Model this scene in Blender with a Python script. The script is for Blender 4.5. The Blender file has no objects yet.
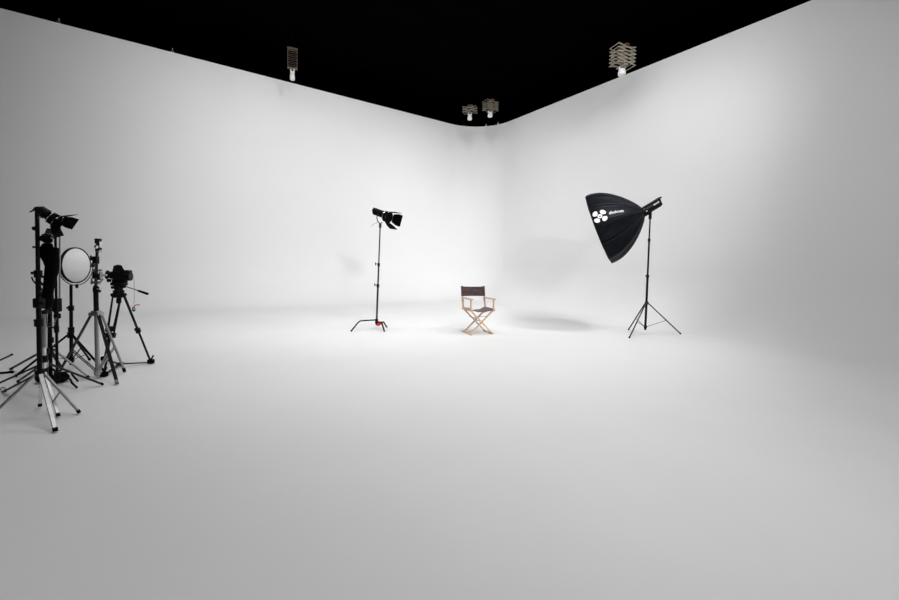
import bpy, bmesh, math, random
from mathutils import Vector, Matrix
random.seed(4)
C = bpy.context.scene.collection
S = bpy.context.scene
V = Vector

# ------------------------------------------------------------------ camera, world, lights, exposure
HC = 1.32
F = 400.0
camd = bpy.data.cameras.new('camera'); cam = bpy.data.objects.new('camera', camd); C.objects.link(cam)
camd.sensor_width = 36.0; camd.lens = 36.0*F/899.0; camd.shift_y = -17.0/899.0
camd.clip_end = 100
CAM = Matrix.Translation((0, 0, HC)) @ Matrix.Rotation(math.radians(87.0), 4, 'X') @ Matrix.Rotation(math.radians(1.5), 4, 'Z')
cam.matrix_world = CAM
S.camera = cam
w = bpy.data.worlds.new('world'); S.world = w; w.use_nodes = True
w.node_tree.nodes['Background'].inputs[0].default_value = (0, 0, 0, 1)
w.node_tree.nodes['Background'].inputs[1].default_value = 0.0
S.view_settings.view_transform = 'Standard'; S.view_settings.look = 'None'
S.view_settings.gamma = 1.0; S.view_settings.use_curve_mapping = False
S.view_settings.exposure = 0.0

def lamp(name, kind, loc, target, energy, **kw):
    d = bpy.data.lights.new(name, kind); d.energy = energy
    for k, v in kw.items(): setattr(d, k, v)
    o = bpy.data.objects.new(name, d); C.objects.link(o)
    o.location = loc
    o.rotation_euler = (V(target)-V(loc)).to_track_quat('-Z', 'Y').to_euler()
    return o
LIGHTS = {
 'front_bank': ('AREA', (1.0, 2.0, 7.0), (1.0, 2.2, 0), 238, dict(shape='RECTANGLE', size=6.0, size_y=4.0)),
 'rear_bank_tilted': ('AREA', (0.6, 7.4, 7.0), (1.2, 13.5, 1.0), 94, dict(shape='RECTANGLE', size=7.0, size_y=1.2)),
 'left_bank': ('AREA', (-4.2, 6.8, 7.0), (-4.6, 10.5, 1.5), 94.6, dict(shape='RECTANGLE', size=3.5, size_y=1.2)),
 'right_bank': ('AREA', (3.6, 6.8, 7.0), (5.6, 9.6, 1.5), 22.2, dict(shape='RECTANGLE', size=3.0, size_y=1.2)),
 'front_right': ('AREA', (6.0, 1.0, 7.0), (6.0, 1.2, 0), 58, dict(shape='RECTANGLE', size=3.0, size_y=3.0)),
 'corner_spot': ('SPOT', (4.6, 4.5, 7.0), (0.6, 12.8, 1.0), 452.7, dict(spot_size=math.radians(70), spot_blend=1.0, shadow_soft_size=0.5)),
 'left_spot': ('SPOT', (2.5, 2.5, 7.0), (-3.6, 11.3, 1.2), 1072.5, dict(spot_size=math.radians(66), spot_blend=0.8, shadow_soft_size=0.5)),
 'stage_spot': ('SPOT', (-1.0, 7.0, 7.1), (-1.4, 7.6, 0.0), 314, dict(spot_size=math.radians(84), spot_blend=1.0, shadow_soft_size=0.6)),
 'key_spot': ('SPOT', (3.6, -5.0, 4.4), (-0.8, 9.8, 1.4), 2600, dict(spot_size=math.radians(50), spot_blend=1.0, shadow_soft_size=0.35)),
 'side_spot': ('SPOT', (5.0, 6.3, 7.0), (1.6, 8.2, 0.2), 800, dict(spot_size=math.radians(80), spot_blend=1.0, shadow_soft_size=0.5)),
 'right_spot': ('SPOT', (4.6, 4.0, 7.0), (4.0, 11.2, 2.2), 652.6, dict(spot_size=math.radians(60), spot_blend=0.9, shadow_soft_size=0.6)),
 'corner_far': ('SPOT', (0.2, 5.5, 7.1), (1.0, 14.0, 3.2), 599, dict(spot_size=math.radians(64), spot_blend=1.0, shadow_soft_size=0.6)),
 'floor_fill': ('SPOT', (-3.2, 3.4, 7.0), (-2.9, 5.2, 0.0), 150, dict(spot_size=math.radians(60), spot_blend=1.0, shadow_soft_size=0.8)),  # extra unseen spot, added only to brighten the front-left floor
}
for _n, (_k, _l, _t, _e, _kw) in LIGHTS.items():
    if _e > 0: lamp(_n, _k, _l, _t, _e, **_kw)

# ------------------------------------------------------------------ pixel helpers (899x600 frame)
def ray(px, py):
    d = V(((px-449.5)/F, -(py-283.0)/F, -1.0))
    return (CAM.to_3x3() @ d)
def PZ(px, py, z=0.0):            # point of the ray at height z
    d = ray(px, py); t = (z-HC)/d.z
    return V((0, 0, HC)) + d*t
def PY(px, py, y):                # point of the ray at world depth y
    d = ray(px, py); t = y/d.y
    return V((0, 0, HC)) + d*t
def G(px, py): return PZ(px, py, 0.0)
def HZ(px, py, base):             # height above base reached at the pixel row
    return PY(px, py, base.y).z

# ------------------------------------------------------------------ materials
def mat(name, col, rough=0.5, metal=0.0, spec=0.5, noise=0.0, scale=8.0, bump=0.0, bscale=60.0, aniso=None, emis=None):
    m = bpy.data.materials.new(name); m.use_nodes = True
    nt = m.node_tree; b = nt.nodes['Principled BSDF']
    b.inputs['Roughness'].default_value = rough; b.inputs['Metallic'].default_value = metal
    b.inputs['Specular IOR Level'].default_value = spec
    b.inputs['Base Color'].default_value = (*col, 1)
    tc = nt.nodes.new('ShaderNodeTexCoord')
    if noise > 0:
        n = nt.nodes.new('ShaderNodeTexNoise'); n.inputs['Scale'].default_value = scale
        n.inputs['Detail'].default_value = 4
        mp = nt.nodes.new('ShaderNodeMapping')
        if aniso: mp.inputs['Scale'].default_value = aniso
        r = nt.nodes.new('ShaderNodeValToRGB')
        r.color_ramp.elements[0].position = 0.3; r.color_ramp.elements[1].position = 0.7
        r.color_ramp.elements[0].color = (*[max(0, c*(1-noise)) for c in col], 1)
        r.color_ramp.elements[1].color = (*[min(1, c*(1+noise)) for c in col], 1)
        nt.links.new(tc.outputs['Object'], mp.inputs[0]); nt.links.new(mp.outputs[0], n.inputs['Vector'])
        nt.links.new(n.outputs['Fac'], r.inputs[0]); nt.links.new(r.outputs[0], b.inputs['Base Color'])
    if bump > 0:
        n2 = nt.nodes.new('ShaderNodeTexNoise'); n2.inputs['Scale'].default_value = bscale; n2.inputs['Detail'].default_value = 3
        bp = nt.nodes.new('ShaderNodeBump'); bp.inputs['Strength'].default_value = bump; bp.inputs['Distance'].default_value = 0.01
        nt.links.new(tc.outputs['Object'], n2.inputs['Vector']); nt.links.new(n2.outputs['Fac'], bp.inputs['Height'])
        nt.links.new(bp.outputs[0], b.inputs['Normal'])
    return m
M_WALL = mat('white_cove_paint', (0.80, 0.80, 0.80), 0.75, spec=0.2, noise=0.006, scale=1.2)
M_FLOOR = mat('white_floor_paint', (0.80, 0.80, 0.80), 0.6, spec=0.25, noise=0.012, scale=1.6)
M_BACK = mat('raw_board', (0.03, 0.03, 0.03), 0.9, spec=0.1, noise=0.2)
M_VOID = mat('black_studio_paint', (0.0012, 0.0012, 0.0012), 1.0, spec=0.0, noise=0.3, scale=2)
M_BLACK = mat('black_satin_metal', (0.0025, 0.0025, 0.003), 0.5, spec=0.14, noise=0.2, scale=20)
M_MATTE = mat('black_matte', (0.002, 0.002, 0.002), 0.8, spec=0.06, noise=0.2, scale=20)
M_CLOTH = mat('black_cloth', (0.002, 0.002, 0.002), 0.9, spec=0.05, noise=0.3, scale=30, bump=0.3, bscale=40)
M_NYLON = mat('black_softbox_nylon', (0.0035, 0.0045, 0.0075), 0.5, spec=0.09, noise=0.25, scale=10, bump=0.7, bscale=9)
M_PIPING = mat('black_piping', (0.003, 0.003, 0.003), 0.6, spec=0.3, noise=0.1)
M_CHROME = mat('chrome', (0.62, 0.62, 0.63), 0.22, 1.0, noise=0.06, scale=12)
M_ALU = mat('brushed_aluminium', (0.36, 0.36, 0.365), 0.38, 1.0, noise=0.12, scale=25, aniso=(1, 1, 0.1))
M_GREYMET = mat('grey_stand_metal', (0.035, 0.035, 0.037), 0.45, 0.8, noise=0.1, scale=20)
M_WHITEPL = mat('white_plastic', (0.75, 0.75, 0.74), 0.45, noise=0.03)
M_DIFF = mat('white_diffuser', (0.88, 0.88, 0.89), 0.5, spec=0.3, noise=0.01)
M_LENS = mat('pale_lens_glass', (0.42, 0.42, 0.42), 0.15, spec=0.6, noise=0.05)
M_DARKLENS = mat('dark_lens_glass', (0.008, 0.008, 0.012), 0.05, spec=0.8, noise=0.05)
M_RED = mat('red_plastic', (0.55, 0.012, 0.015), 0.4, noise=0.08)
M_WHITE_PRINT = mat('white_print', (0.82, 0.82, 0.82), 0.5, noise=0.01)
M_GREY_PRINT = mat('grey_print', (0.62, 0.62, 0.64), 0.5, noise=0.02)
M_WOOD = mat('pale_beech', (0.60, 0.405, 0.27), 0.45, noise=0.16, scale=14, aniso=(1, 1, 0.18))
M_CANVAS = mat('plum_brown_canvas', (0.062, 0.040, 0.041), 0.85, spec=0.2, noise=0.22, scale=14, bump=0.5, bscale=30)
M_SEATCANVAS = mat('plum_brown_seat_canvas', (0.16, 0.115, 0.115), 0.85, spec=0.2, noise=0.18, scale=14, bump=0.4, bscale=30)
M_BRASS = mat('grey_hardware', (0.3, 0.34, 0.31), 0.35, 1.0, noise=0.1)
M_PANTO = mat('weathered_beige_metal', (0.17, 0.148, 0.118), 0.6, 0.0, noise=0.3, scale=14)
M_PANTO_LIGHT = mat('pale_beige_metal', (0.30, 0.265, 0.215), 0.6, 0.0, noise=0.3, scale=14)
M_PANTO_DARK = mat('dark_brown_metal', (0.085, 0.066, 0.052), 0.6, 0.0, noise=0.4, scale=14)  # darker mottled brown for the narrow pantograph
M_OCHRE = mat('ochre_block', (0.075, 0.045, 0.018), 0.7, noise=0.3, scale=14)

# ------------------------------------------------------------------ mesh builder
def frame(axis, up=V((0, 0, 1))):
    x = V(axis).normalized(); u = V(up)
    if abs(x.dot(u.normalized())) > 0.98: u = V((0, 1, 0))
    y = u.cross(x).normalized(); z = x.cross(y).normalized()
    return Matrix(((x.x, y.x, z.x), (x.y, y.y, z.y), (x.z, y.z, z.z)))
class MB:
    def __init__(s, M=None): s.v = []; s.f = []; s.M = M; s.flat = set()
    def add(s, vs, fs, flat=False):
        n = len(s.v)
        for v in vs:
            v = V(v)
            if s.M is not None: v = s.M @ v
            s.v.append(v)
        for f in fs:
            if flat: s.flat.add(len(s.f))
            s.f.append([i+n for i in f])
        return s
    def rings(s, rings, closed=True, cap=True):
        n = len(rings[0]); vs = [p for r in rings for p in r]; fs = []
        for k in range(len(rings)-1):
            for i in range(n if closed else n-1):
                j = (i+1) % n
                fs.append([k*n+i, k*n+j, (k+1)*n+j, (k+1)*n+i])
        s.add(vs, fs)
        if cap and closed:
            s.add(rings[0][::-1], [list(range(n))], True); s.add(rings[-1], [list(range(n))], True)
        return s
    def tube(s, p1, p2, r1, r2=None, n=10):
        r2 = r1 if r2 is None else r2; p1 = V(p1); p2 = V(p2); R = frame(p2-p1)
        rg = []
        for p, r in ((p1, r1), (p2, r2)):
            rg.append([p + R @ V((0, r*math.cos(2*math.pi*i/n), r*math.sin(2*math.pi*i/n))) for i in range(n)])
        return s.rings(rg)
    def lathe(s, p1, axis, prof, n=20, cap=True):
        p1 = V(p1); R = frame(axis)
        rg = [[p1 + R @ V((t, r*math.cos(2*math.pi*i/n), r*math.sin(2*math.pi*i/n))) for i in range(n)] for t, r in prof]
        return s.rings(rg, cap=cap)
    def path(s, pts, r, n=8):
        pts = [V(p) for p in pts]; rg = []
        up = V((0.13, 0.31, 0.94))
        for k, p in enumerate(pts):
            a = pts[max(0, k-1)]; b = pts[min(len(pts)-1, k+1)]
            R = frame(b-a, up); rr = r[k] if isinstance(r, (list, tuple)) else r
            rg.append([p + R @ V((0, rr*math.cos(2*math.pi*i/n), rr*math.sin(2*math.pi*i/n))) for i in range(n)])
        return s.rings(rg)
    def beam(s, p1, p2, wd, ht, up=(0, 0, 1), ch=0.15):
        # chamfered rectangular bar
        p1 = V(p1); p2 = V(p2); R = frame(p2-p1, V(up)); c = ch*min(wd, ht); a = wd/2; b = ht/2
        sec = [(-a+c, -b), (a-c, -b), (a, -b+c), (a, b-c), (a-c, b), (-a+c, b), (-a, b-c), (-a, -b+c)]
        vs = [p + R @ V((0, y, z)) for p in (p1, p2) for y, z in sec]
        fs = [[i, (i+1) % 8, 8+(i+1) % 8, 8+i] for i in range(8)] + [list(range(7, -1, -1)), list(range(8, 16))]
        return s.add(vs, fs, True)
    def box(s, c, size, R=None, ch=0.12):
        c = V(c); R = R or Matrix.Identity(3); d = R @ V((size[0]/2, 0, 0))
        up = R @ V((0, 0, 1))
        return s.beam(c-d, c+d, size[1], size[2], up, ch)
    def ball(s, c, r, n=12, sc=(1, 1, 1)):
        c = V(c); rg = []
        for k in range(1, n//2):
            a = math.pi*k/(n//2)
            rg.append([c + V((sc[0]*r*math.sin(a)*math.cos(2*math.pi*i/n), sc[1]*r*math.sin(a)*math.sin(2*math.pi*i/n), sc[2]*r*math.cos(a))) for i in range(n)])
        return s.rings(rg)
    def torus(s, c, axis, R0, r, n=40, m=8, a0=0, a1=2*math.pi):
        c = V(c); R = frame(axis); full = abs(a1-a0) > 6.28
        k = n if full else n+1; vs = []
        for i in range(k):
            a = a0+(a1-a0)*i/n
            for j in range(m):
                b = 2*math.pi*j/m; q = R0+r*math.cos(b)
                vs.append(c + R @ V((r*math.sin(b), q*math.cos(a), q*math.sin(a))))
        fs = []
        for i in range(n):
            i2 = (i+1) % k
            for j in range(m):
                fs.append([i*m+j, i*m+(j+1) % m, i2*m+(j+1) % m, i2*m+j])
        return s.add(vs, fs)
    def build(s, name, m, parent=None, origin=None):
        org = V(origin) if origin is not None else (wpos(parent) if parent else V((0, 0, 0)))
        me = bpy.data.meshes.new(name)
        me.from_pydata([tuple(v-org) for v in s.v], [], s.f)
        bm = bmesh.new(); bm.from_mesh(me)
        bmesh.ops.recalc_face_normals(bm, faces=bm.faces[:]); bm.to_mesh(me); bm.free()
        for i, p in enumerate(me.polygons): p.use_smooth = i not in s.flat
        me.materials.append(m)
        o = bpy.data.objects.new(name, me); C.objects.link(o)
        if parent: o.parent = parent
        else: o.location = org
        return o
def wpos(o):
    p = V((0, 0, 0))
    while o is not None:
        p += V(o.location); o = o.parent
    return p
def tag(o, label, cat, group=None):
    o['label'] = label; o['category'] = cat
    if group: o['group'] = group
    return o
def thing(name, label, cat, loc, group=None):
    o = bpy.data.objects.new(name, None); C.objects.link(o); o.location = loc; o.empty_display_size = 0.1
    return tag(o, label, cat, group)
def struct(o): o['kind'] = 'structure'; return o

# ------------------------------------------------------------------ cyclorama
H = 6.30
A0 = PZ(0, 8, H); A1 = PZ(440, 121, H); B0 = PZ(520, 117, H); B1 = PZ(812, 0, H)
dl = (A0-A1); dl.z = 0; dl.normalize()          # from the corner towards the left end
dr = (B1-B0); dr.z = 0; dr.normalize()
# intersection of the wall lines
def cross2(a, b): return a.x*b.y-a.y*b.x
t = cross2(B0-A1, dr)/cross2(dl, dr)
K = A1+dl*t; K.z = 0
ang = math.acos(max(-1, min(1, dl.dot(dr))))
print('CORNER', K, 'angle', math.degrees(ang))
RC = 1.50; RF = 1.25; TH = 0.12
tl = RC/math.tan(ang/2)
nl = V((-dl.y, dl.x, 0)); nl = nl if nl.dot(dr) > 0 else -nl
nr = V((-dr.y, dr.x, 0)); nr = nr if nr.dot(dl) > 0 else -nr
TL = K+dl*tl; TR = K+dr*tl; AC = TL+nl*RC
LEN_L = (PZ(0, 8, H)-K).to_2d().length+1.6
LEN_R = 16.0
EL = K+dl*LEN_L; ER = K+dr*LEN_R
def cyc_mesh(name, path):
    # path: list of (point, inward normal)
    prof = [(0, H, 0)]
    for k in range(1, 9): prof.append((0, H-(H-RF)*k/8, 0))
    for k in range(1, 25):
        a = math.pi/2*k/24
        prof.append((RF-RF*math.cos(a), RF-RF*math.sin(a), a))
    vs = []; ns = []; fs = []; n = len(prof)
    for p, nn in path:
        for o, z, a in prof:
            vs.append(tuple(V((p.x, p.y, 0))+nn*o+V((0, 0, z))))
            ns.append(nn*math.cos(a)+V((0, 0, math.sin(a))))
    for i in range(len(path)-1):
        for j in range(n-1):
            fs.append((i*n+j, i*n+j+1, (i+1)*n+j+1, (i+1)*n+j))
    nf = len(fs)
    b = len(vs)
    for p, nn in path:                       # cap and back of the wall
        q = V((p.x, p.y, 0))
        for o, z, m in ((0, H, (0, 0, 1)), (-TH, H, (0, 0, 1)), (-TH, H, -nn), (-TH, 0, -nn)):
            vs.append(tuple(q+nn*o+V((0, 0, z)))); ns.append(V(m))
    for i in range(len(path)-1):
        a = b+4*i
        fs.append((a, a+4, a+5, a+1)); fs.append((a+2, a+6, a+7, a+3))
    me = bpy.data.meshes.new(name); me.from_pydata(vs, [], fs)
    # orient towards the analytic normals
    bm = bmesh.new(); bm.from_mesh(me); bm.verts.ensure_lookup_table(); bm.normal_update()
    for f in bm.faces:
        s = V((0, 0, 0))
        for v in f.verts: s += ns[v.index]
        if f.normal.dot(s) < 0: f.normal_flip()
    bm.to_mesh(me); bm.free()
    for i, p in enumerate(me.polygons):
        p.use_smooth = True
        p.material_index = 1 if (i >= nf and (i-nf) % 2 == 1) else 0
    me.materials.append(M_WALL); me.materials.append(M_BACK)
    me.normals_split_custom_set_from_vertices([tuple(n_.normalized()) for n_ in ns])
    o = bpy.data.objects.new(name, me); C.objects.link(o); struct(o)
    return [V(p+nn*RF) for p, nn in path]
pl = [(EL.lerp(TL, k/12), nl) for k in range(13)]
arc = []
aL = math.atan2(-nl.y, -nl.x); aR = math.atan2(-nr.y, -nr.x)
da = (aR-aL+math.pi) % (2*math.pi)-math.pi
for k in range(25):
    a = aL+da*k/24; r = V((math.cos(a), math.sin(a), 0)); arc.append((AC+r*RC, -r))
pr = [(TR.lerp(ER, k/12), nr) for k in range(13)]
e1 = cyc_mesh('wall_left', pl); e2 = cyc_mesh('wall_corner', arc); e3 = cyc_mesh('wall_right', pr)
edge = e1+e2[1:-1]+e3
# floor: flat, runs from the foot of the cove to behind the camera
YB = -9.0; XL = -16.0; XR = 18.0
outline = edge + [V((XR, e3[-1].y, 0)), V((XR, YB, 0)), V((XL, YB, 0)), V((XL, e1[0].y, 0))]
me = bpy.data.meshes.new('floor'); me.from_pydata([(p.x, p.y, 0) for p in outline], [], [list(range(len(outline)))])
bm = bmesh.new(); bm.from_mesh(me)
for f in bm.faces:
    f.normal_update()
    if f.normal.z < 0: f.normal_flip()
bmesh.ops.triangulate(bm, faces=bm.faces[:]); bm.to_mesh(me); bm.free()
me.materials.append(M_FLOOR); fl = bpy.data.objects.new('floor', me); C.objects.link(fl); struct(fl)
# dark studio shell around the cove
HT = 7.5; YT = 18.5
def slab(name, p, q, m=M_VOID):
    b = MB(); c = (V(p)+V(q))/2; d = V(q)-V(p)
    b.box(c, (d.x, d.y, d.z), ch=0.0); o = b.build(name, m, origin=(0, 0, 0)); struct(o); return o
slab('ceiling', (XL, YB, HT), (XR, YT, HT+0.15))
slab('wall_back', (XL, YB-0.15, 0), (XR, YB, HT))
slab('wall_far', (XL, YT, 0), (XR, YT+0.15, HT))
slab('wall_outer_left', (XL-0.15, YB, 0), (XL, YT, HT))
slab('wall_outer_right', (XR, YB, 0), (XR+0.15, YT, HT))
for i, yy in enumerate((9.6, 10.8, 13.0)):
    slab('trim_%d' % (i+1), (-9, yy-0.04, HT-0.08), (9, yy+0.04, HT))

# ------------------------------------------------------------------ stands
def rot_dir(p, c):
    d = V((p.x-c.x, p.y-c.y, 0)); return d.normalized()
def tripod_stand(label, base, hub_z, feet, top, secs, legm, colm, legkind='round', lw=0.022, brace=None, bottom=None, group=None, knobs=(), name='light_stand', rubber=True, hubm=None, hub_r=0.03, knob_m=None):
    """base: ground point under the column. top: world point of column top. secs: [(fraction, radius)] of the column from bottom to top"""
    t = thing(name, label, 'light stand' if name == 'light_stand' else 'stand', (base.x, base.y, 0), group)
    bz = bottom if bottom is not None else hub_z*0.35
    P0 = V((base.x, base.y, bz)); P1 = V(top)
    for k in range(len(secs)-1):
        f0, r0 = secs[k]; f1, _ = secs[k+1]
        a = P0.lerp(P1, f0); b = P0.lerp(P1, f1)
        MB().tube(a, b, r0, n=12).build('column', colm if not isinstance(colm, list) else colm[k], t)
        if k > 0:
            c = MB().tube(a-V((0, 0, .035)), a+V((0, 0, .02)), r0*1.0+0.012, n=12).build('collar', M_BLACK, t)
            kd = V((math.cos(k*2.1+0.4), math.sin(k*2.1+0.4)*.6, 0)).normalized()
            kk = MB(); kk.tube(a, a+kd*0.03, 0.005); kk.tube(a+kd*0.03, a+kd*0.042, 0.011, n=10)
            kk.build('knob', knob_m or M_BLACK, c)
    MB().tube(V((base.x, base.y, hub_z-0.03)), V((base.x, base.y, hub_z+0.03)), hub_r, n=14).build('hub', hubm or legm, t)
    for i, f in enumerate(feet):
        f = V((f.x, f.y, 0.008)); d = rot_dir(f, base)
        h = V((base.x, base.y, hub_z)) + d*hub_r*0.9
        dirv = (f-h).normalized()
        b = MB()
        lm = legm[i % len(legm)] if isinstance(legm, (list, tuple)) else legm
        if legkind == 'flat':
            b.beam(h, f+V((0, 0, .012))-dirv*0.012, lw, lw*0.55)
        else:
            b.tube(h, f+V((0, 0, .008))-dirv*0.01, lw/2, n=8)
        lg = b.build('leg', lm, t)
        rb = MB(); rb.beam(f+V((0, 0, .012))-dirv*0.022, f+V((0, 0, .006)), lw*1.12, lw*0.7 if legkind == 'flat' else lw*1.1)
        rb.build('rubber_foot', M_MATTE, lg)
        if brace:
            bz2, fr = brace
            q = V((base.x, base.y, bz2))+d*hub_r*0.6; m = h.lerp(f, fr)
            MB().beam(q, m, 0.014, 0.005).build('brace', lm, t)
    if brace:
        MB().tube(V((base.x, base.y, brace[0]-0.025)), V((base.x, base.y, brace[0]+0.025)), hub_r*0.9, n=12).build('lower_collar', M_BLACK, t)
    return t

G_A1 = G(41, 419); topA1 = PY(37, 208, G_A1.y)
st1 = tripod_stand('nearest stand of the left cluster, bright silver flat legs under a tall black column', G_A1, HZ(40.5, 374, G_A1),
    [G(55.6, 433), G(79.5, 414.5), G(-24, 433)], topA1, [(0, .016), (.33, .0165), (.62, .0135), (1, .012)],
    [M_ALU, M_ALU, M_ALU], [M_BLACK, M_BLACK, M_BLACK], 'flat', 0.026, bottom=HZ(40.5, 374, G_A1)-.02, hubm=M_BLACK)
b = MB(); b.beam(PY(59.8, 392, G_A1.y-.02), PY(53, 402, G_A1.y-.06), .014, .006); b.build('brace', M_ALU, st1)
# small lever on top and knobs of this stand
b = MB(); p = PY(36, 208, G_A1.y); b.path([PY(40, 209, G_A1.y), p, PY(33, 210.5, G_A1.y), PY(29.8, 212, G_A1.y)], [.012, .012, .006, .004]); b.build('lever', M_BLACK, st1)
b = MB(); p = PY(35.3, 228.5, G_A1.y); b.tube(PY(38, 228.5, G_A1.y), p, .006); b.tube(p+V((.004, 0, 0)), p-V((.012, 0, 0)), .016, n=12); b.build('knob', M_BLACK, st1)
b = MB(); b.tube(PY(33, 247, G_A1.y), PY(38.5, 247.5, G_A1.y), .008); b.build('pin', M_BLACK, st1)
b = MB(); b.path([PY(31.6, 277, G_A1.y), PY(33, 280.5, G_A1.y), PY(35.5, 283.5, G_A1.y), PY(38, 285, G_A1.y)], .005); b.build('hook', M_BLACK, st1)
b = MB()
for q in ((35, 302), (36, 306), (43, 304)): b.tube(PY(q[0], q[1], G_A1.y-.02), PY(39, q[1]-1, G_A1.y), .011)
b.box(PY(39.2, 303, G_A1.y), (.05, .05, .075)); b.build('clamp', M_BLACK, st1)
b = MB(); b.tube(PY(33.5, 320.5, G_A1.y), PY(39, 320.5, G_A1.y), .004); b.build('pin', M_BLACK, st1)

G_A2 = G(44.5, 411)
st2 = tripod_stand('short silver stand tucked right behind the nearest stand, its left leg ending in a ring', G_A2, HZ(44, 372, G_A2),
    [G(58.5, 418), G(40, 408), G(4, 393.5)], PY(44, 347, G_A2.y), [(0, .017), (.6, .0145), (1, .012)], [M_ALU, M_CHROME, M_BLACK], M_CHROME, 'flat', 0.022,
    bottom=HZ(44, 372, G_A2)-.02, hubm=M_BLACK)
b = MB(); b.torus(G(3, 392.5)+V((0, 0, .03)), (0.3, -1, .2), .018, .006, n=18); b.build('ring', M_CHROME, st2)

G_A3 = G(45, 399)
st3 = tripod_stand('chrome tube stand of waist height with one long thin leg reaching out to the right', G_A3, HZ(44.5, 364, G_A3),
    [G(103, 386), G(-8, 388), G(18, 383)], PY(44.6, 312, G_A3.y), [(0, .018), (.5, .019), (1, .016)], [M_GREYMET, M_BLACK, M_BLACK], M_ALU, 'round', 0.019, bottom=.1, hubm=M_ALU)
b = MB(); p = PY(43.5, 312, G_A3.y); b.box(p, (.07, .05, .03)); b.path([p, p+V((.03, 0, .03)), p+V((.06, 0, .045))], .01); b.build('clamp', M_BLACK, st3)

G_B = G(49.8, 382); topB = PY(49.2, 306, G_B.y)
st4 = tripod_stand('thick black stand column with a grey flat leg, second column of the left cluster', G_B, HZ(49.6, 349, G_B),
    [G(89, 379), G(11, 370.5), G(62, 371)], topB, [(0, .022), (.55, .022), (1, .02)], [M_ALU, M_BLACK, M_BLACK], M_BLACK, 'flat', 0.026, bottom=.02, hubm=M_BLACK, hub_r=.034)
b = MB()
for k in range(9):
    a = k*.7; p = V((G_B.x+.05*math.cos(a)+.01, G_B.y-.02+.05*math.sin(a), HZ(49.6, 349, G_B)+.02*math.sin(k*2.3)))
    b.tube(p, p+V((.03*math.cos(a*1.3), .01, .028*math.sin(a*2.1))), .008)
b.build('clamp', M_BLACK, st4)
b = MB(); b.box(V((G_B.x+.004, G_B.y-.035, HZ(50, 347, G_B))), (.01, .01, .008)); b.build('latch', M_RED, st4)
b = MB(); q = PY(47.5, 301, G_B.y); b.path([PY(42.5, 304, G_B.y), PY(45, 301.5, G_B.y), PY(48, 302, G_B.y), PY(52, 306, G_B.y)], [.008, .014, .016, .01]); b.build('grip_head', M_CHROME, st4)

# C-stand with turtle legs, third column of the cluster
def c_stand(label, base, top, feet, arch_z, radii, colm, legm, legr=.012, group=None):
    t = thing('c_stand', label, 'stand', (base.x, base.y, 0), group)
    P0 = V((base.x, base.y, arch_z-.1)); P1 = V(top)
    n = len(radii)
    for k, (f0, f1, r) in enumerate(radii):
        MB().tube(P0.lerp(P1, f0), P0.lerp(P1, f1), r, n=12).build('column', colm, t)
        if k:
            a = P0.lerp(P1, f0)
            c = MB().tube(a-V((0, 0, .04)), a+V((0, 0, .025)), radii[k-1][2]+.008, n=12).build('collar', M_BLACK, t)
            b = MB(); b.tube(a, a+V((-.06, 0, .01)), .008); b.tube(a+V((-.06, 0, -.02)), a+V((-.06, 0, .035)), .009); b.build('knob', M_BLACK, c)
    for i, f in enumerate(feet):
        f = V((f.x, f.y, 0)); d = rot_dir(f, base); L = (f-V((base.x, base.y, 0))).length
        z = arch_z - i*0.03
        h = V((base.x, base.y, z))
        pts = [h+d*.02, h+d*(L*.62), h+d*(L*.70)-V((0, 0, .012)), h+d*(L*.76)-V((0, 0, .04)), V((f.x, f.y, 0.012))]
        lg = MB().path(pts, legr, n=10).build('leg', legm, t)
        MB().ball(V((f.x, f.y, .012)), legr*1.15, n=10).build('rubber_foot', M_MATTE, lg)
        MB().tube(h-V((0, 0, .015)), h+V((0, 0, .015)), radii[0][2]+.012, n=14).build('hub', M_BLACK, t)
    return t
G_C = G(57.3, 384.6); topC = PY(55.3, 229, G_C.y)
st5 = c_stand('slim black stand with low arched legs, third column of the left cluster', G_C, topC, [G(77.6, 382), G(76.7, 388.5), G(40, 388)], .115,
    [(0, .36, .012), (.36, .49, .017), (.49, 1, .0105)], M_BLACK, M_BLACK, .009)
b = MB(); b.tube(PY(54.5, 229, G_C.y), PY(60.5, 228.6, G_C.y), .007); b.build('pin', M_BLACK, st5)
b = MB(); b.box(PY(57, 305, G_C.y), (.05, .05, .13)); b.box(PY(57.2, 316, G_C.y), (.035, .04, .05)); b.build('clamp', M_BLACK, st5)
b = MB(); b.tube(PY(59.8, 230, G_C.y+.02), PY(59.6, 300, G_C.y+.02), .007, n=10); b.build('riser', M_ALU, st5)

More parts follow.
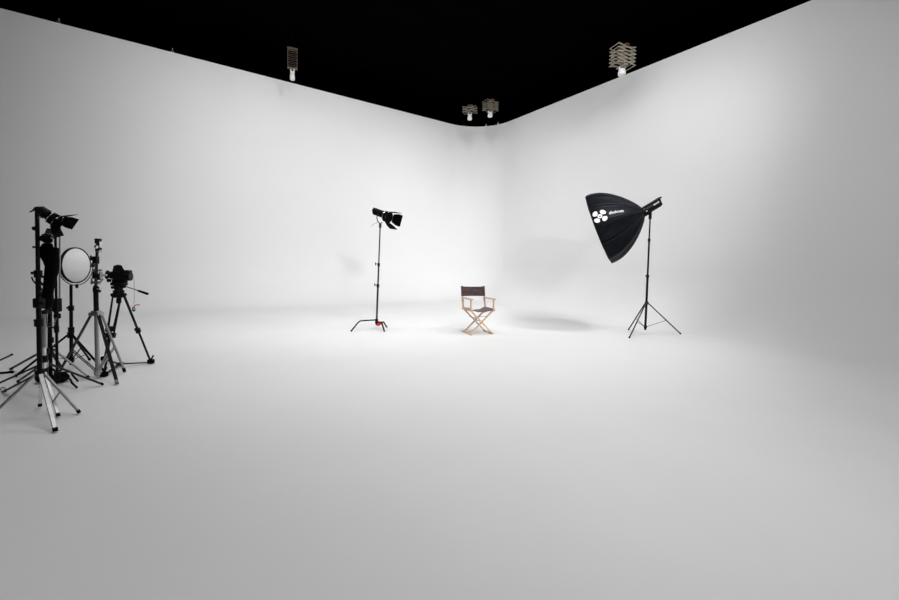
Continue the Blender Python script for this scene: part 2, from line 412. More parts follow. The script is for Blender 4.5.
# ------------------------------------------------------------------ barn door lights
def barn_light(label, pos, axis, sc, lens_m, angles=(28, 28, 34, 40), group=None, yoke=True, name='fresnel_light', doors=(0, 1, 2, 3), roll=0.0, hl=1.0):
    R = (frame(axis) @ Matrix.Rotation(roll, 3, 'X')).to_4x4()
    M = Matrix.Translation(pos) @ R @ Matrix.Scale(sc, 4)
    t = thing(name, label, 'studio light', pos, group)
    b = MB(M); b.lathe((-.08, 0, 0), (1, 0, 0), [(0, .06), (.02, .085), (.09, .125), (.2, .135), (.2, .128), (.18, .12)], n=24); b.build('reflector', M_MATTE, t)
    b = MB(M); b.box((-.07-.15*hl, 0, 0.01), (.30*hl, .13, .14)); b.box((-.07-.17*hl, 0, .095), (.34*hl, .1, .02)); b.box((-.07-.31*hl, 0, .03), (.03, .11, .1)); hs = b.build('housing', M_BLACK, t)
    b = MB(M); b.torus((-.085-.33*hl, 0, .03), (0, 1, 0), .045, .008, n=16); b.build('handle', M_BLACK, t)
    b = MB(M); b.torus((.118, 0, 0), (1, 0, 0), .137, .007, n=32); b.torus((.005, 0, 0), (1, 0, 0), .131, .007, n=32); b.build('rim', M_CHROME, t)
    b = MB(M); b.lathe((.075, 0, 0), (1, 0, 0), [(0, .122), (.012, .10), (.02, .05), (.022, .001)], n=24); b.build('lens', lens_m, t)
    for k in doors:
        th = k*math.pi/2; an = math.radians(angles[k])
        D = Matrix.Rotation(th, 4, 'X') @ Matrix.Translation((.125, 0, .135)) @ Matrix.Rotation(-an, 4, 'Y')
        b = MB(M @ D); th_ = .004
        w0, w1, L = .10, .145, .24
        pts = [(0, -w0), (L*.5, -w1), (L, -w1), (L, w1), (L*.5, w1), (0, w0)]
        vs = [(x, y, z) for z in (-th_, th_) for x, y in pts]
        b.add(vs, [[5, 4, 3, 2, 1, 0], [6, 7, 8, 9, 10, 11]]+[[i, (i+1) % 6, 6+(i+1) % 6, 6+i] for i in range(6)], True)
        dd = b.build('barn_door', M_MATTE, t)
        b = MB(M @ D); b.tube((0, -.07, 0), (0, .07, 0), .008); b.build('hinge', M_GREYMET, dd)
    if yoke:
        b = MB(M); b.path([(-.16, .075, .02), (-.16, .085, -.08), (-.16, .05, -.14), (-.16, 0, -.15), (-.16, -.05, -.14), (-.16, -.085, -.08), (-.16, -.075, .02)], .008); b.build('yoke', M_GREYMET, t)
    return t
p1 = PY(51.0, 217.5, G_A1.y)
barn_light('black barn door light on top of the nearest left stand', p1, (.60, .24, -.46), .36, M_DARKLENS, angles=(44, 30, 40, 40), yoke=True, hl=.5, roll=.3)
p2 = PY(47.5, 237, G_A1.y+.06)
barn_light('smaller black lamp with a pale lens, hung below the topmost lamp of the left cluster', p2, (.35, -.6, -.6), .27, M_LENS, angles=(4, 4, 20, 4), doors=(0, 2), yoke=True, hl=.6)
b = MB(); b.tube(topA1+V((0, 0, -.03)), p1+V((-.06, 0, -.0)), .011); b.build('spigot', M_BLACK, st1)

# hanging black cloth bundle
def bundle():
    prof = [(247.5, 41, 56), (250, 38, 57.5), (254, 39.5, 57.5), (258, 42.5, 57.3), (262, 45.5, 57.3), (267, 47.5, 57), (273, 47, 56), (280, 46, 54), (287, 45, 52.5), (294, 43, 51.5), (300, 40, 51.5), (305, 39.5, 50.5), (308, 41, 49)]
    b = MB(); rg = []
    n = 28; y = G_A1.y+.09
    for k, (py, xa, xb) in enumerate(prof):
        a = PY(xa, py, y); c = PY(xb, py, y); m = (a+c)/2; hw = (c-a).length/2; dp = min(hw, .045)
        rg.append([V((m.x+hw*math.cos(2*math.pi*i/n), m.y+dp*math.sin(2*math.pi*i/n)*(1+.35*math.sin(i*2.7+k*.5)), m.z+.004*math.sin(i*1.9+k))) for i in range(n)])
    b.rings(rg)
    o = b.build('cloth_bundle', M_CLOTH, origin=(rg[-1][0].x, y, rg[-1][0].z))
    tag(o, 'black cloth bundle hanging down between the columns of the left cluster', 'cloth')
    s = MB(); s.path([PY(47, 262, y-.0), PY(42, 255, y-.02), PY(38, 250, G_A1.y)], .012)
    s.build('strap', M_CLOTH, o)
    s = MB()
    for q in range(5):
        yy = 276+q*6.5
        s.path([PY(46, yy, y), PY(42.5, yy+1+q % 2, y-.03), PY(39.5, yy-1, G_A1.y-.01)], .009)
    s.build('cord', M_CLOTH, o)
bundle()
# cables hooked over the column
o = MB()
for q in range(2):
    o.path([PY(45+q, 304, G_A2.y), PY(46.5, 316+q*2, G_A2.y), PY(47, 324+q*3, G_A2.y-.03), PY(54, 324+q*3-1, G_A2.y+.1), PY(56.4, 318, G_A2.y+.3)], .0028, n=6)
tag(o.build('thin_cable', M_GREYMET, origin=PY(47, 324, G_A2.y)), 'thin grey cable looped between the columns of the left cluster', 'cable')

# sandbag on the floor at the foot of the black column
def sandbag(label, c, L, wd, ht, rz, name='sandbag'):
    t = thing(name, label, 'sandbag', (c.x, c.y, 0)); Rz = Matrix.Rotation(rz, 3, 'Z')
    for s_ in (-1, 1):
        rg = []
        for k in range(11):
            u = k/10; r = math.sin(math.pi*(0.08+0.84*u))**.5
            x = s_*(0.012+u*L/2)
            rg.append([V((c.x, c.y, 0)) + Rz @ V((x, wd/2*r*math.cos(2*math.pi*i/16)*(1+.05*math.sin(k+i)), ht/2+ht/2*r*math.sin(2*math.pi*i/16)*(1+.05*math.cos(k*2+i)))) for i in range(16)])
        MB().rings(rg).build('pouch', M_CLOTH, t)
    hd = MB(); hd.path([V((c.x, c.y, 0))+Rz @ V((0, -wd*.3+wd*.6*k/6, ht*.8+.06*math.sin(math.pi*k/6))) for k in range(7)], .009); hd.build('handle', M_CLOTH, t)
    return t
cb = G(44.5, 385); sandbag('black sandbag lying at the foot of the thick black column', cb+V((0, .08, 0)), .24, .14, .10, .15)

# rods lying on the floor at the left edge
def rod(label, a, c, r_=.011):
    a = V((a.x, a.y, r_)); c = V((c.x, c.y, r_)); d = (c-a).normalized()
    t = thing('metal_rod', label, 'rod', (a.x, a.y, 0))
    MB().tube(a, c, r_, n=10).build('shaft', M_BLACK, t)
    MB().tube(a-d*.002, a+d*.03, r_*1.25, n=10).build('end_cap', M_MATTE, t)
rod('short black rod on the floor at the left edge, behind the stands', G(12, 355.3), G(-16, 368.5), .010)
rod('black rod lying almost level on the floor at the left edge', G(13.5, 373), G(-20, 376), .012)

# ------------------------------------------------------------------ ring / disc light
G_D = G(71.5, 370)
def azfeet(base, r, a0):
    return [V((base.x+r*math.cos(a0+k*2*math.pi/3), base.y+r*math.sin(a0+k*2*math.pi/3), 0)) for k in range(3)]
topD = PY(71, 285, G_D.y)
st8 = tripod_stand('black tripod light stand carrying the round white disc light', G_D, HZ(71.3, 335, G_D), azfeet(G_D, .43, -.15), topD,
    [(0, .017), (.45, .0165), (.72, .014), (1, .011)], M_BLACK, M_BLACK, 'round', .022, brace=(.12, .5), bottom=.06)
cD = PY(76.4, 265.3, G_D.y-.03); nD = V((.99, .10, .0)).normalized()
dl_ = thing('disc_light', 'round flat light with white face and black rim on a slim stand at left', 'studio light', cD)
RD = .197
b = MB(); b.lathe(cD-nD*.02, nD, [(0, RD-.03), (0, RD), (.026, RD), (.026, RD-.010), (.02, RD-.010)], n=48); b.build('rim', M_BLACK, dl_)
b = MB(); b.lathe(cD-nD*.003, nD, [(0, RD-.011), (.008, RD-.015), (.008, .001)], n=48); b.build('diffuser', M_DIFF, dl_)
sd = nD.cross(V((0, 0, 1))).normalized()     # sideways in the disc plane
b = MB(); pts = []
for k in range(25):
    a = math.pi*k/24; pts.append(cD-nD*.0+sd*math.cos(a)*(RD+.035)+V((0, 0, -1))*math.sin(a)*(RD+.022))
b.path(pts, .005); yk = b.build('yoke', M_GREYMET, dl_)
for s_ in (-1, 1):
    q = cD+sd*s_*(RD+.0); b = MB(); b.tube(q, q+sd*s_*.055, .013, n=10); b.box(q+sd*s_*.035, (.02, .02, .05)); b.build('knob', M_BLACK, dl_)
b = MB(); b.tube(pts[12]-V((0, 0, .03)), pts[12]+V((0, 0, .012)), .013); b.build('spigot', M_BLACK, dl_)

# ------------------------------------------------------------------ chrome combo stand
fE = [G(117.2, 385.3), G(124.6, 372.5), G(56.5, 379)]
G_E = (fE[0]+fE[1]+fE[2])/3; G_E = V(((PY(97.5, 372, G_E.y)).x, G_E.y, 0))
topE = PY(97.6, 239, G_E.y)
zE = HZ(97, 314, G_E)
st9 = thing('combo_stand', 'tall chrome and black combo stand right of the disc light', 'stand', G_E)
b = MB(); b.tube(V((G_E.x, G_E.y, .03)), V((G_E.x, G_E.y, zE+.03)), .019, n=14); b.build('column', M_ALU, st9)
b = MB(); b.tube(V((G_E.x, G_E.y, zE-.02)), V((G_E.x, G_E.y, HZ(97, 286, G_E))), .022, n=14); b.build('column', M_BLACK, st9)
b = MB(); b.tube(V((G_E.x, G_E.y, HZ(97, 286, G_E))), topE, .013, n=12); b.build('riser', M_GREYMET, st9)
b = MB(); b.box((G_E.x, G_E.y, zE), (.10, .075, .035)); b.box((G_E.x, G_E.y, zE+.025), (.06, .06, .02)); b.build('hub', M_ALU, st9)
for i, f in enumerate(fE):
    f = V((f.x, f.y, .008)); d = rot_dir(f, G_E); h = V((G_E.x, G_E.y, zE))+d*.045
    lm = (M_BLACK, M_ALU, M_GREYMET)[i]
    b = MB(); b.beam(h, f+V((0, 0, .01)), .028, .014); lg = b.build('leg', lm, st9)
    dv = (f-h).normalized(); b = MB(); b.beam(f-dv*.04+V((0, 0, .01)), f, .032, .02); b.build('rubber_foot', M_MATTE if i != 0 else M_CHROME, lg)
    q = V((G_E.x, G_E.y, .07)); m = h.lerp(f, .56)
    side = d.cross(V((0, 0, 1)))*.012
    b = MB(); b.beam(q+side, m+side, .012, .005); b.beam(q-side, m-side, .012, .005); b.build('brace', M_ALU if i != 2 else M_GREYMET, st9)
b = MB(); b.tube((G_E.x, G_E.y, .045), (G_E.x, G_E.y, .095), .03, n=12); b.build('lower_collar', M_ALU, st9)
def E(px, py, dy=0): return PY(px, py, G_E.y+dy)
def clampy(name, m, boxes, tubes=()):
    b = MB()
    for (px, py, wx, wz, dy) in boxes: b.box(E(px, py, dy), (wx, .035, wz))
    for (a, c, r) in tubes: b.tube(E(*a), E(*c), r)
    return b.build(name, m, st9)
clampy('grip_head', M_GREYMET, [(98.2, 241, .045, .05, 0), (98.5, 250, .04, .045, 0)], [((94.8, 239.5), (101, 239.5), .007), ((100.2, 241), (100, 248), .009), ((94.5, 247), (97, 244), .007)])
clampy('grip_knob', M_CHROME, [(100.4, 244.5, .012, .06, -.03), (99, 251, .03, .012, -.03), (96.7, 247, .01, .03, -.03)])
clampy('clamp', M_BLACK, [(95.8, 260, .045, .075, 0)], [((90.7, 255.5), (91.3, 260.5), .008), ((91, 257.5), (95, 258.5), .006), ((90.8, 266), (91.4, 266.2), .012)])
clampy('grip_head', M_ALU, [(97, 270.5, .05, .03, 0), (97, 276, .075, .06, 0), (96, 282.5, .085, .025, 0), (101, 275, .012, .07, -.03)], [((91.5, 278), (92, 284.5), .008), ((99, 275.5), (106.5, 275), .011), ((103, 279), (99, 284), .008)])
clampy('clamp', M_BLACK, [(94.8, 275, .016, .07, -.03), (99, 277, .012, .06, -.035), (97, 290, .06, .05, 0)], [((96, 271), (102, 270), .005)])
clampy('knob', M_CHROME, [(99.5, 288.5, .03, .02, -.035)], [((99, 287), (101.5, 291), .007)])

# ------------------------------------------------------------------ camera on tripod
G_F = V((0, 0, 0)); fF = [G(151, 364), G(104, 377), G(104.5, 361)]
G_F = (fF[0]+fF[1]+fF[2])/3; G_F = V((PY(119.3, 330, G_F.y).x, G_F.y, 0))
def T(px, py, dy=0): return PY(px, py, G_F.y+dy)
zF = T(120, 294).z
tp = thing('camera_tripod', 'black video tripod with ground spreader under the camera', 'tripod', G_F)
b = MB(); b.lathe((G_F.x, G_F.y, zF-.04), (0, 0, 1), [(0, .03), (.0, .06), (.035, .078), (.05, .065), (.055, .03)], n=20); b.build('crown', M_BLACK, tp)
b = MB(); b.lathe((G_F.x, G_F.y, zF-.11), (0, 0, 1), [(0, .016), (.01, .025), (.05, .025), (.07, .015)], n=14); b.build('bowl_knob', M_BLACK, tp)
for i, f in enumerate(fF):
    f = V((f.x, f.y, .02)); d = rot_dir(f, G_F); h = V((G_F.x, G_F.y, zF-.01))+d*.045; sdv = d.cross(V((0, 0, 1)))
    m = h.lerp(f, .52)
    b = MB(); b.tube(h+sdv*.038, m+sdv*.028, .0085); b.tube(h-sdv*.038, m-sdv*.028, .0085); b.box(h, (.11, .03, .03), frame(sdv)); lg = b.build('leg', M_BLACK, tp)
    b = MB(); b.tube(m-(f-h)*.04, f, .011); b.build('lower_leg', M_BLACK, lg)
    b = MB(); b.box(m, (.085, .045, .055), frame(sdv, (f-h))); b.box(m+V((0, -.03, .02)), (.02, .03, .03)); b.build('leg_lock', M_BLACK, lg)
    b = MB(); b.box(f+V((0, 0, .012)), (.055, .05, .05)); b.tube(f+V((0, 0, .03)), f+V((.03, 0, .085)), .009); b.build('foot', M_MATTE, lg)
    b = MB(); b.beam(V((G_F.x, G_F.y, .035)), f+V((0, 0, .0)), .022, .012); b.build('spreader_arm', M_BLACK, tp)
b = MB(); b.tube((G_F.x, G_F.y, .02), (G_F.x, G_F.y, .05), .035); b.build('spreader_hub', M_BLACK, tp)
# fluid head and pan handle
b = MB(); hp = T(118.5, 287); b.lathe(V((G_F.x, G_F.y, zF+.01)), (0, 0, 1), [(0, .05), (.03, .055), (.035, .04), (.06, .042), (.08, .05), (.1, .04)], n=18)
b.box(T(119, 284), (.13, .09, .035)); b.tube(T(112, 287.5), T(125, 286.5), .018); b.build('fluid_head', M_BLACK, tp)
b = MB(); b.tube(T(121.5, 285, -.05), T(138.5, 290.8, -.10), .005); pan = b.build('pan_handle', M_BLACK, tp)
b = MB(); b.lathe(T(138, 290.6, -.10), T(150, 294.7, -.14)-T(138, 290.6, -.10), [(0, .006), (.01, .012), (.13, .014), (.145, .010)], n=12); b.build('handle_grip', M_MATTE, pan)
# camera body
cm = thing('photo_camera', 'black camera with lens pointing left, mounted on the tripod', 'camera', T(119.5, 281))
Rc = frame((1, .25, 0))
b = MB(); b.box(T(122.5, 275), (.155, .09, .115), Rc, ch=.2); b.box(T(128.5, 276.3), (.05, .10, .10), Rc, ch=.3); b.build('body', M_BLACK, cm)
b = MB()
pts = [(112.5, 270.5), (113.5, 265.8), (117.5, 264.6), (121.5, 265.2), (124, 269.5), (124, 272), (112.5, 272)]
vs = [T(px, py, dy) for dy in (-.04, .04) for px, py in pts]; n = len(pts)
b.add(vs, [list(range(n)), list(range(2*n-1, n-1, -1))]+[[i, (i+1) % n, n+(i+1) % n, n+i] for i in range(n)], True); b.build('viewfinder', M_BLACK, cm)
b = MB(); a0 = T(115.5, 275.5, -.01); a1 = T(106.6, 274.6, -.04); L = (a1-a0).length
b.lathe(a0, a1-a0, [(0, .04), (.02, .043), (L*.55, .042), (L*.6, .036), (L*.75, .036), (L*.8, .047), (L, .05), (L, .042), (L*.9, .036)], n=22); b.build('lens_barrel', M_BLACK, cm)
b = MB(); b.lathe(a0.lerp(a1, .88), a1-a0, [(0, .036), (.008, .022), (.01, .001)], n=18); b.build('front_element', M_DARKLENS, cm)
b = MB(); b.box(T(119.8, 281.2), (.12, .08, .04), Rc); b.build('quick_release_plate', M_MATTE, cm)
b = MB(); b.box(T(109, 280.5, -.03), (.03, .03, .035)); b.tube(T(109, 280.5, -.03), T(114, 279, -.03), .006); b.build('focus_ring', M_MATTE, cm)
# remote on a thin cable
b = MB(); b.path([T(130.5, 278.5, -.02), T(132.5, 278.8, -.02), T(134, 280, -.03), T(134.2, 286, -.03), T(134.2, 296, -.03), T(134, 304, -.03)], .0018, n=6)
cb_ = tag(b.build('remote_cable', M_GREYMET, origin=T(134, 304, -.03)), 'thin grey cable hanging from the right side of the camera', 'cable')
rm = thing('cable_remote', 'small black remote dangling below the camera with a red ribbon', 'remote', T(133.8, 310, -.03))
b = MB(); b.ball(T(133.7, 309.3, -.03), .022, n=12, sc=(.8, .6, 1.35)); b.build('body', M_BLACK, rm)
b = MB(); b.ball(T(133.9, 309, -.048), .009, n=10, sc=(1, .5, 1.6)); b.build('button', M_WHITEPL, rm)
b = MB(); q = [T(133.6, 306.6, -.035), T(135, 305.3, -.035), T(137, 304.8, -.035), T(139.8, 305.0, -.035)]
for k in range(3): b.beam(q[k], q[k+1], .003, .010, (0, 0, 1))
b.build('ribbon', M_RED, rm)

# ------------------------------------------------------------------ C-stand in the middle with spotlight
G_M = G(376.4, 329.6); topM = PY(380.2, 225, G_M.y)
c_stand('chrome and black stand left of the folding chair, low arched legs', G_M, topM,
    [G(351.3, 331.5), G(384.3, 331.8), G(386.8, 327.5)], HZ(376, 319.8, G_M), [(0, .40, .018), (.40, .61, .0155), (.61, 1, .0125)], M_GREYMET, M_BLACK, .0135)
b = MB(); rr = PY(380, 323.3, G_M.y-.05); b.box(rr, (.075, .05, .05)); b.box(rr+V((-.03, 0, -.03)), (.05, .04, .04)); b.box(rr+V((.04, .0, .015)), (.04, .03, .03))
tag(b.build('red_knee_pad', M_RED, origin=rr), 'red tag wrapped on the leg of the middle stand', 'tag')
pm = PY(385.5, 216.3, G_M.y)
lm_ = barn_light('black spotlight with open barn doors on the middle stand', pm, (.80, -.46, -.30), .76, M_DARKLENS, angles=(14, 22, 22, 16), yoke=False)
b = MB(); q = PY(379.3, 213, G_M.y); r_ = topM
b.path([q+V((-.02, 0, 0)), q+V((-.045, 0, -.08)), q+V((-.03, 0, -.15)), r_+V((0, 0, .02)), r_+V((.03, 0, .05))], .010); b.tube(r_-V((0, 0, .05)), r_+V((0, 0, .03)), .024); b.build('yoke', M_GREYMET, lm_)
b = MB(); b.path([PY(379, 222, G_M.y), PY(375, 223.5, G_M.y+.02), PY(372.5, 225, G_M.y+.03), PY(371.5, 227, G_M.y+.03)], .003, n=6); b.build('cable', M_GREYMET, lm_)

# ------------------------------------------------------------------ director's chair
fl1 = G(471.6, 335.4); fr1 = G(491.4, 333.2); bl1 = G(463.2, 332.6); br1 = G(484.0, 331.0)
cc = (fl1+fr1+bl1+br1)/4
xd = V((math.cos(math.radians(22)), math.sin(math.radians(22)), 0))
yd = V((-xd.y, xd.x, 0))                     # towards the back of the chair
print('chair', cc, xd, (fr1-fl1).length, (bl1-fl1).length)
MC = Matrix.Translation((cc.x, cc.y, 0)) @ Matrix(((xd.x, yd.x, 0, 0), (xd.y, yd.y, 0, 0), (0, 0, 1, 0), (0, 0, 0, 1)))
ch = thing("directors_chair", 'folding wooden chair with plum brown canvas seat and back, alone in the middle', 'chair', cc)
W2 = .232; D2 = .19; SZ = .45; AZ = .655; BZ = .862
for y, nm in ((-D2+.03, 1), (D2-.05, -1)):
    for s_ in (-1, 1):
        b = MB(MC); off = .012*s_*nm
        b.beam((-s_*(W2-.015), y+off, .015), (s_*(W2-.01), y+off, SZ-.015), .022, .036, (0, 1, 0)); b.build('cross_leg', M_WOOD, ch)
for s_ in (-1, 1):
    b = MB(MC); b.beam((s_*(W2-.015), -D2-.01, .012), (s_*(W2-.015), D2, .012), .032, .024); b.build('foot_rail', M_WOOD, ch)
    b = MB(MC); b.beam((s_*(W2-.005), -D2-.02, SZ), (s_*(W2-.005), D2+.02, SZ), .032, .036); b.build('side_rail', M_WOOD, ch)
    b = MB(MC); b.beam((s_*W2, -D2+.03, SZ), (s_*W2, -D2+.03, AZ-.01), .03, .026, (1, 0, 0)); b.build('arm_post', M_WOOD, ch)
    b = MB(MC); b.beam((s_*W2, D2-.02, SZ-.01), (s_*W2, D2+.04, AZ+.0), .03, .03, (1, 0, 0)); b.beam((s_*W2, D2+.035, AZ-.02), (s_*W2, D2+.075, BZ+.01), .024, .024, (1, 0, 0)); b.build('back_post', M_WOOD, ch)
    b = MB(MC); b.beam((s_*W2, -D2-.02, AZ), (s_*W2, D2+.035, AZ), .052, .02); b.build('armrest', M_WOOD, ch)
    b = MB(MC); b.tube((s_*W2, D2+.012, AZ-.05), (s_*(W2-.02), D2+.012, AZ-.05), .008); b.build('bolt', M_BRASS, ch)
b = MB(MC); b.tube((-.12, -.02, .30), (.17, -.02, .315), .006); b.tube((0, -D2, .235), (0, D2, .235), .008); b.tube((-.12, -D2+.02, .30), (-.12, D2-.04, .30), .005); b.build('hinge_rod', M_BRASS, ch)
def sheet(MX, fn, nu, nv, th, name, m, par):
    b = MB(MX); top = [[fn(i/nu, j/nv) for i in range(nu+1)] for j in range(nv+1)]
    vs = []; 
    for s_ in (0, 1):
        for j in range(nv+1):
            for i in range(nu+1):
                p = V(top[j][i]); 
                if s_: p = p+V(th)
                vs.append(p)
    N = (nu+1)*(nv+1); idx = lambda s_, i, j: s_*N+j*(nu+1)+i; fs = []
    for j in range(nv):
        for i in range(nu):
            fs.append([idx(0, i, j), idx(0, i+1, j), idx(0, i+1, j+1), idx(0, i, j+1)])
            fs.append([idx(1, i, j+1), idx(1, i+1, j+1), idx(1, i+1, j), idx(1, i, j)])
    for i in range(nu):
        for j in (0, nv): fs.append([idx(0, i, j), idx(0, i+1, j), idx(1, i+1, j), idx(1, i, j)])
    for j in range(nv):
        for i in (0, nu): fs.append([idx(0, i, j), idx(0, i, j+1), idx(1, i, j+1), idx(1, i, j)])
    b.add(vs, fs); return b.build(name, m, par)
def seatf(u, v):
    x = (u-.5)*2*(W2-.012)
    return (x, -D2+.005+v*(2*D2-.01), SZ+.02-.055*(1-(2*u-1)**2)**.8+.004*math.sin(u*19+v*3))
sheet(MC, seatf, 20, 10, (0, 0, .006), 'seat', M_SEATCANVAS, ch)
def backf(u, v):
    x = (u-.5)*2*(W2+.014); e = 1-(2*u-1)**2
    return (x, D2+.05+.03*v+.028*e**.7-.004*math.sin(v*11+u*5)*e-.014, BZ-.185+v*.185-.006*e*(1 if v > .5 else -.3))
sheet(MC, backf, 22, 10, (0, -.005, 0), 'backrest', M_CANVAS, ch)
for s_ in (-1, 1):
    b = MB(MC); b.beam((s_*W2, D2+.045, BZ-.185), (s_*W2, D2+.076, BZ+.005), .034, .034, (1, 0, 0)); b.build('back_sleeve', M_CANVAS, ch)

# ------------------------------------------------------------------ softbox, strobe and stand on the right
G_S = G(645, 334.3)
hubS = HZ(646.5, 303, G_S)
stS = tripod_stand('grey tripod light stand under the big black softbox', G_S, hubS, [G(629.2, 338.7), G(628.4, 330.5), G(680.6, 334.6)],
    PY(650.3, 214, G_S.y), [(0, .021), (.47, .017), (.78, .0135), (1, .0125)], M_GREYMET, [M_BLACK, M_BLACK, M_BLACK], 'round', .024, brace=(.15, .55), bottom=.09, hub_r=.034)
rimc = PY(599.2, 229.0, G_S.y+.36); apex = PY(643.5, 212.0, G_S.y-.0)
ax = (rimc-apex).normalized(); Ls = (rimc-apex).length
sb = thing('softbox', 'large black umbrella-shaped softbox with white emblem, opening towards the lower left', 'softbox', apex)
upv = V((0, 0, 1)); RR = frame(ax, upv)
Rrim = .735
NS = 12; ph0 = math.radians(90)
def rprof(u):      # u along the axis 0 apex .. 1 rim -> radius
    return .07+(Rrim-.07)*(math.sin(u*math.pi/2)**.80)
def sbp(u, a):     # a in units of panels; flat between the ribs, slight inward sag
    k = math.floor(a); fr_ = a-k; r = rprof(u)
    p0 = V((u*Ls, r*math.cos(ph0+2*math.pi*k/NS), r*math.sin(ph0+2*math.pi*k/NS)))
    p1 = V((u*Ls, r*math.cos(ph0+2*math.pi*(k+1)/NS), r*math.sin(ph0+2*math.pi*(k+1)/NS)))
    p = p0.lerp(p1, fr_); sag = 1-.035*math.sin(math.pi*fr_)*math.sin(math.pi*min(1, u*1.05))
    return apex + RR @ V((p.x, p.y*sag, p.z*sag))
def sbn(u, a):
    e = .01; du = sbp(min(1, u+e), a)-sbp(u-e, a); dv = sbp(u, a+e)-sbp(u, a-e)
    n = du.cross(dv).normalized(); c = apex+ax*u*Ls
    return n if n.dot(sbp(u, a)-c) > 0 else -n
for k in range(NS):
    b = MB(); nu = 20; nv = 6; vs = []
    for s_ in (0, 1):
        for i in range(nu+1):
            for j in range(nv+1):
                u = max(.001, i/nu); a = k+j/nv*.9999; p = sbp(u, a)
                wr = .005*math.sin(u*21+j*1.3+k*2)*math.sin(math.pi*j/nv)
                c = apex+ax*u*Ls; ou = (p-c).normalized()
                vs.append(p+ou*wr-(ou*.006 if s_ else V((0, 0, 0))))
    N = (nu+1)*(nv+1); ix = lambda s_, i, j: s_*N+i*(nv+1)+j; fs = []
    for i in range(nu):
        for j in range(nv):
            fs.append([ix(0, i, j), ix(0, i+1, j), ix(0, i+1, j+1), ix(0, i, j+1)]); fs.append([ix(1, i, j+1), ix(1, i+1, j+1), ix(1, i+1, j), ix(1, i, j)])
    for i in range(nu):
        for j in (0, nv): fs.append([ix(0, i, j), ix(0, i+1, j), ix(1, i+1, j), ix(1, i, j)])
    for j in range(nv):
        for i in (0, nu): fs.append([ix(0, i, j), ix(0, i, j+1), ix(1, i, j+1), ix(1, i, j)])
    b.add(vs, fs); b.build('panel', M_NYLON, sb)
    b = MB(); b.path([sbp(max(.001, i/16), k) for i in range(17)], .007, n=6); b.build('rib', M_PIPING, sb)
# rim band and diffuser
b = MB(); rim = [sbp(1, k) for k in range(NS)]
for k in range(NS): b.tube(rim[k], rim[(k+1) % NS], .010, n=8)
b.build('rim_piping', M_PIPING, sb)
b = MB(); c1 = rimc-ax*.03
vs = [c1]+[c1+(p-rimc)*.985 for p in rim]; b.add(vs, [[0, 1+k, 1+(k+1) % NS] for k in range(NS)], True)
b.build('diffuser', M_WHITE_PRINT, sb)
b = MB(); b.lathe(apex-ax*.05, ax, [(0, .06), (.02, .095), (.09, .095), (.1, .07)], n=20); b.build('speed_ring', M_BLACK, sb)
# find the panel that faces the camera in the upper half
best = None
for k in range(NS):
    n = sbn(.8, k+.5); p = sbp(.8, k+.5); sc_ = n.dot((V((0, 0, HC))-p).normalized())
    if n.z > -.05 and (best is None or sc_ > best[0]): best = (sc_, k)
def toscreen(p):
    q = CAM.inverted() @ p; return (449.5+F*q.x/-q.z, 283-F*q.y/-q.z)
for k in range(NS): print('panel', k, toscreen(sbp(1, k)), toscreen(sbp(.6, k+.5)), sbn(.8, k+.5))
LK = best[1]; print('logo panel', LK)
# local panel coordinates at the emblem: e1 away from the rim along the panel, e2 across
def solve(px, py):
    best_ = (1e9, .8, .5)
    for i in range(60):
        for j in range(2, 39):
            u = .3+.7*i/60; a = j/40; s = toscreen(sbp(u, LK+a)); d = (s[0]-px)**2+(s[1]-py)**2
            if d < best_[0]: best_ = (d, u, a)
    return best_[1:]
u0, a0_ = solve(599.8, 216.3); u1, a1_ = solve(606.8, 213.6); u2, a2_ = solve(617.5, 210.3)
print('emblem', u0, a0_, u1, a1_, u2, a2_)
e_ = .01
JU = (sbp(u0+e_, LK+a0_)-sbp(u0-e_, LK+a0_)).length/(2*e_)
def on_panel(x, y, off=.008):
    # x metres along the panel towards the apex, y metres across it
    u = min(.995, u0-x/JU); JA = (sbp(u, LK+.99)-sbp(u, LK+.01)).length/.98
    a = a0_+SGN*y/JA; a = min(.985, max(.015, a))
    return sbp(u, LK+a)+sbn(u, LK+a)*off
SGN = 1 if sbp(u0, LK+.9).z > sbp(u0, LK+.1).z else -1
def patch(poly, name, m, off=.009, par=None):
    b = MB(); c = (sum(p[0] for p in poly)/len(poly), sum(p[1] for p in poly)/len(poly))
    vs = [on_panel(c[0], c[1], off)]+[on_panel(x, y, off) for x, y in poly]; n = len(poly)
    b.add(vs, [[0, 1+i, 1+(i+1) % n] for i in range(n)], True); return b.build(name, m, par or sb)
ang0 = math.radians(45)
for k in range(4):
    a = ang0+k*math.pi/2
    ES = .84
    poly = [(.068, -.028), (.105, -.070), (.150, -.062), (.172, -.012), (.158, .045), (.112, .066), (.070, .034), (.062, 0)]
    pp = [(ES*(x*math.cos(a)-y*math.sin(a)), ES*(x*math.sin(a)+y*math.cos(a))) for x, y in poly]
    patch(pp, 'emblem_petal', M_WHITE_PRINT)
b = MB(); n = 24; vs = []; fs = []
for i in range(n):
    a = 2*math.pi*i/n
    vs.append(on_panel(.015*math.cos(a), .015*math.sin(a), .0095)); vs.append(on_panel(.043*math.cos(a), .043*math.sin(a), .0095))
for i in range(n):
    j = (i+1) % n; fs.append([2*i, 2*j, 2*j+1, 2*i+1])
b.add(vs, fs, True); b.build('emblem_ring', M_WHITE_PRINT, sb)
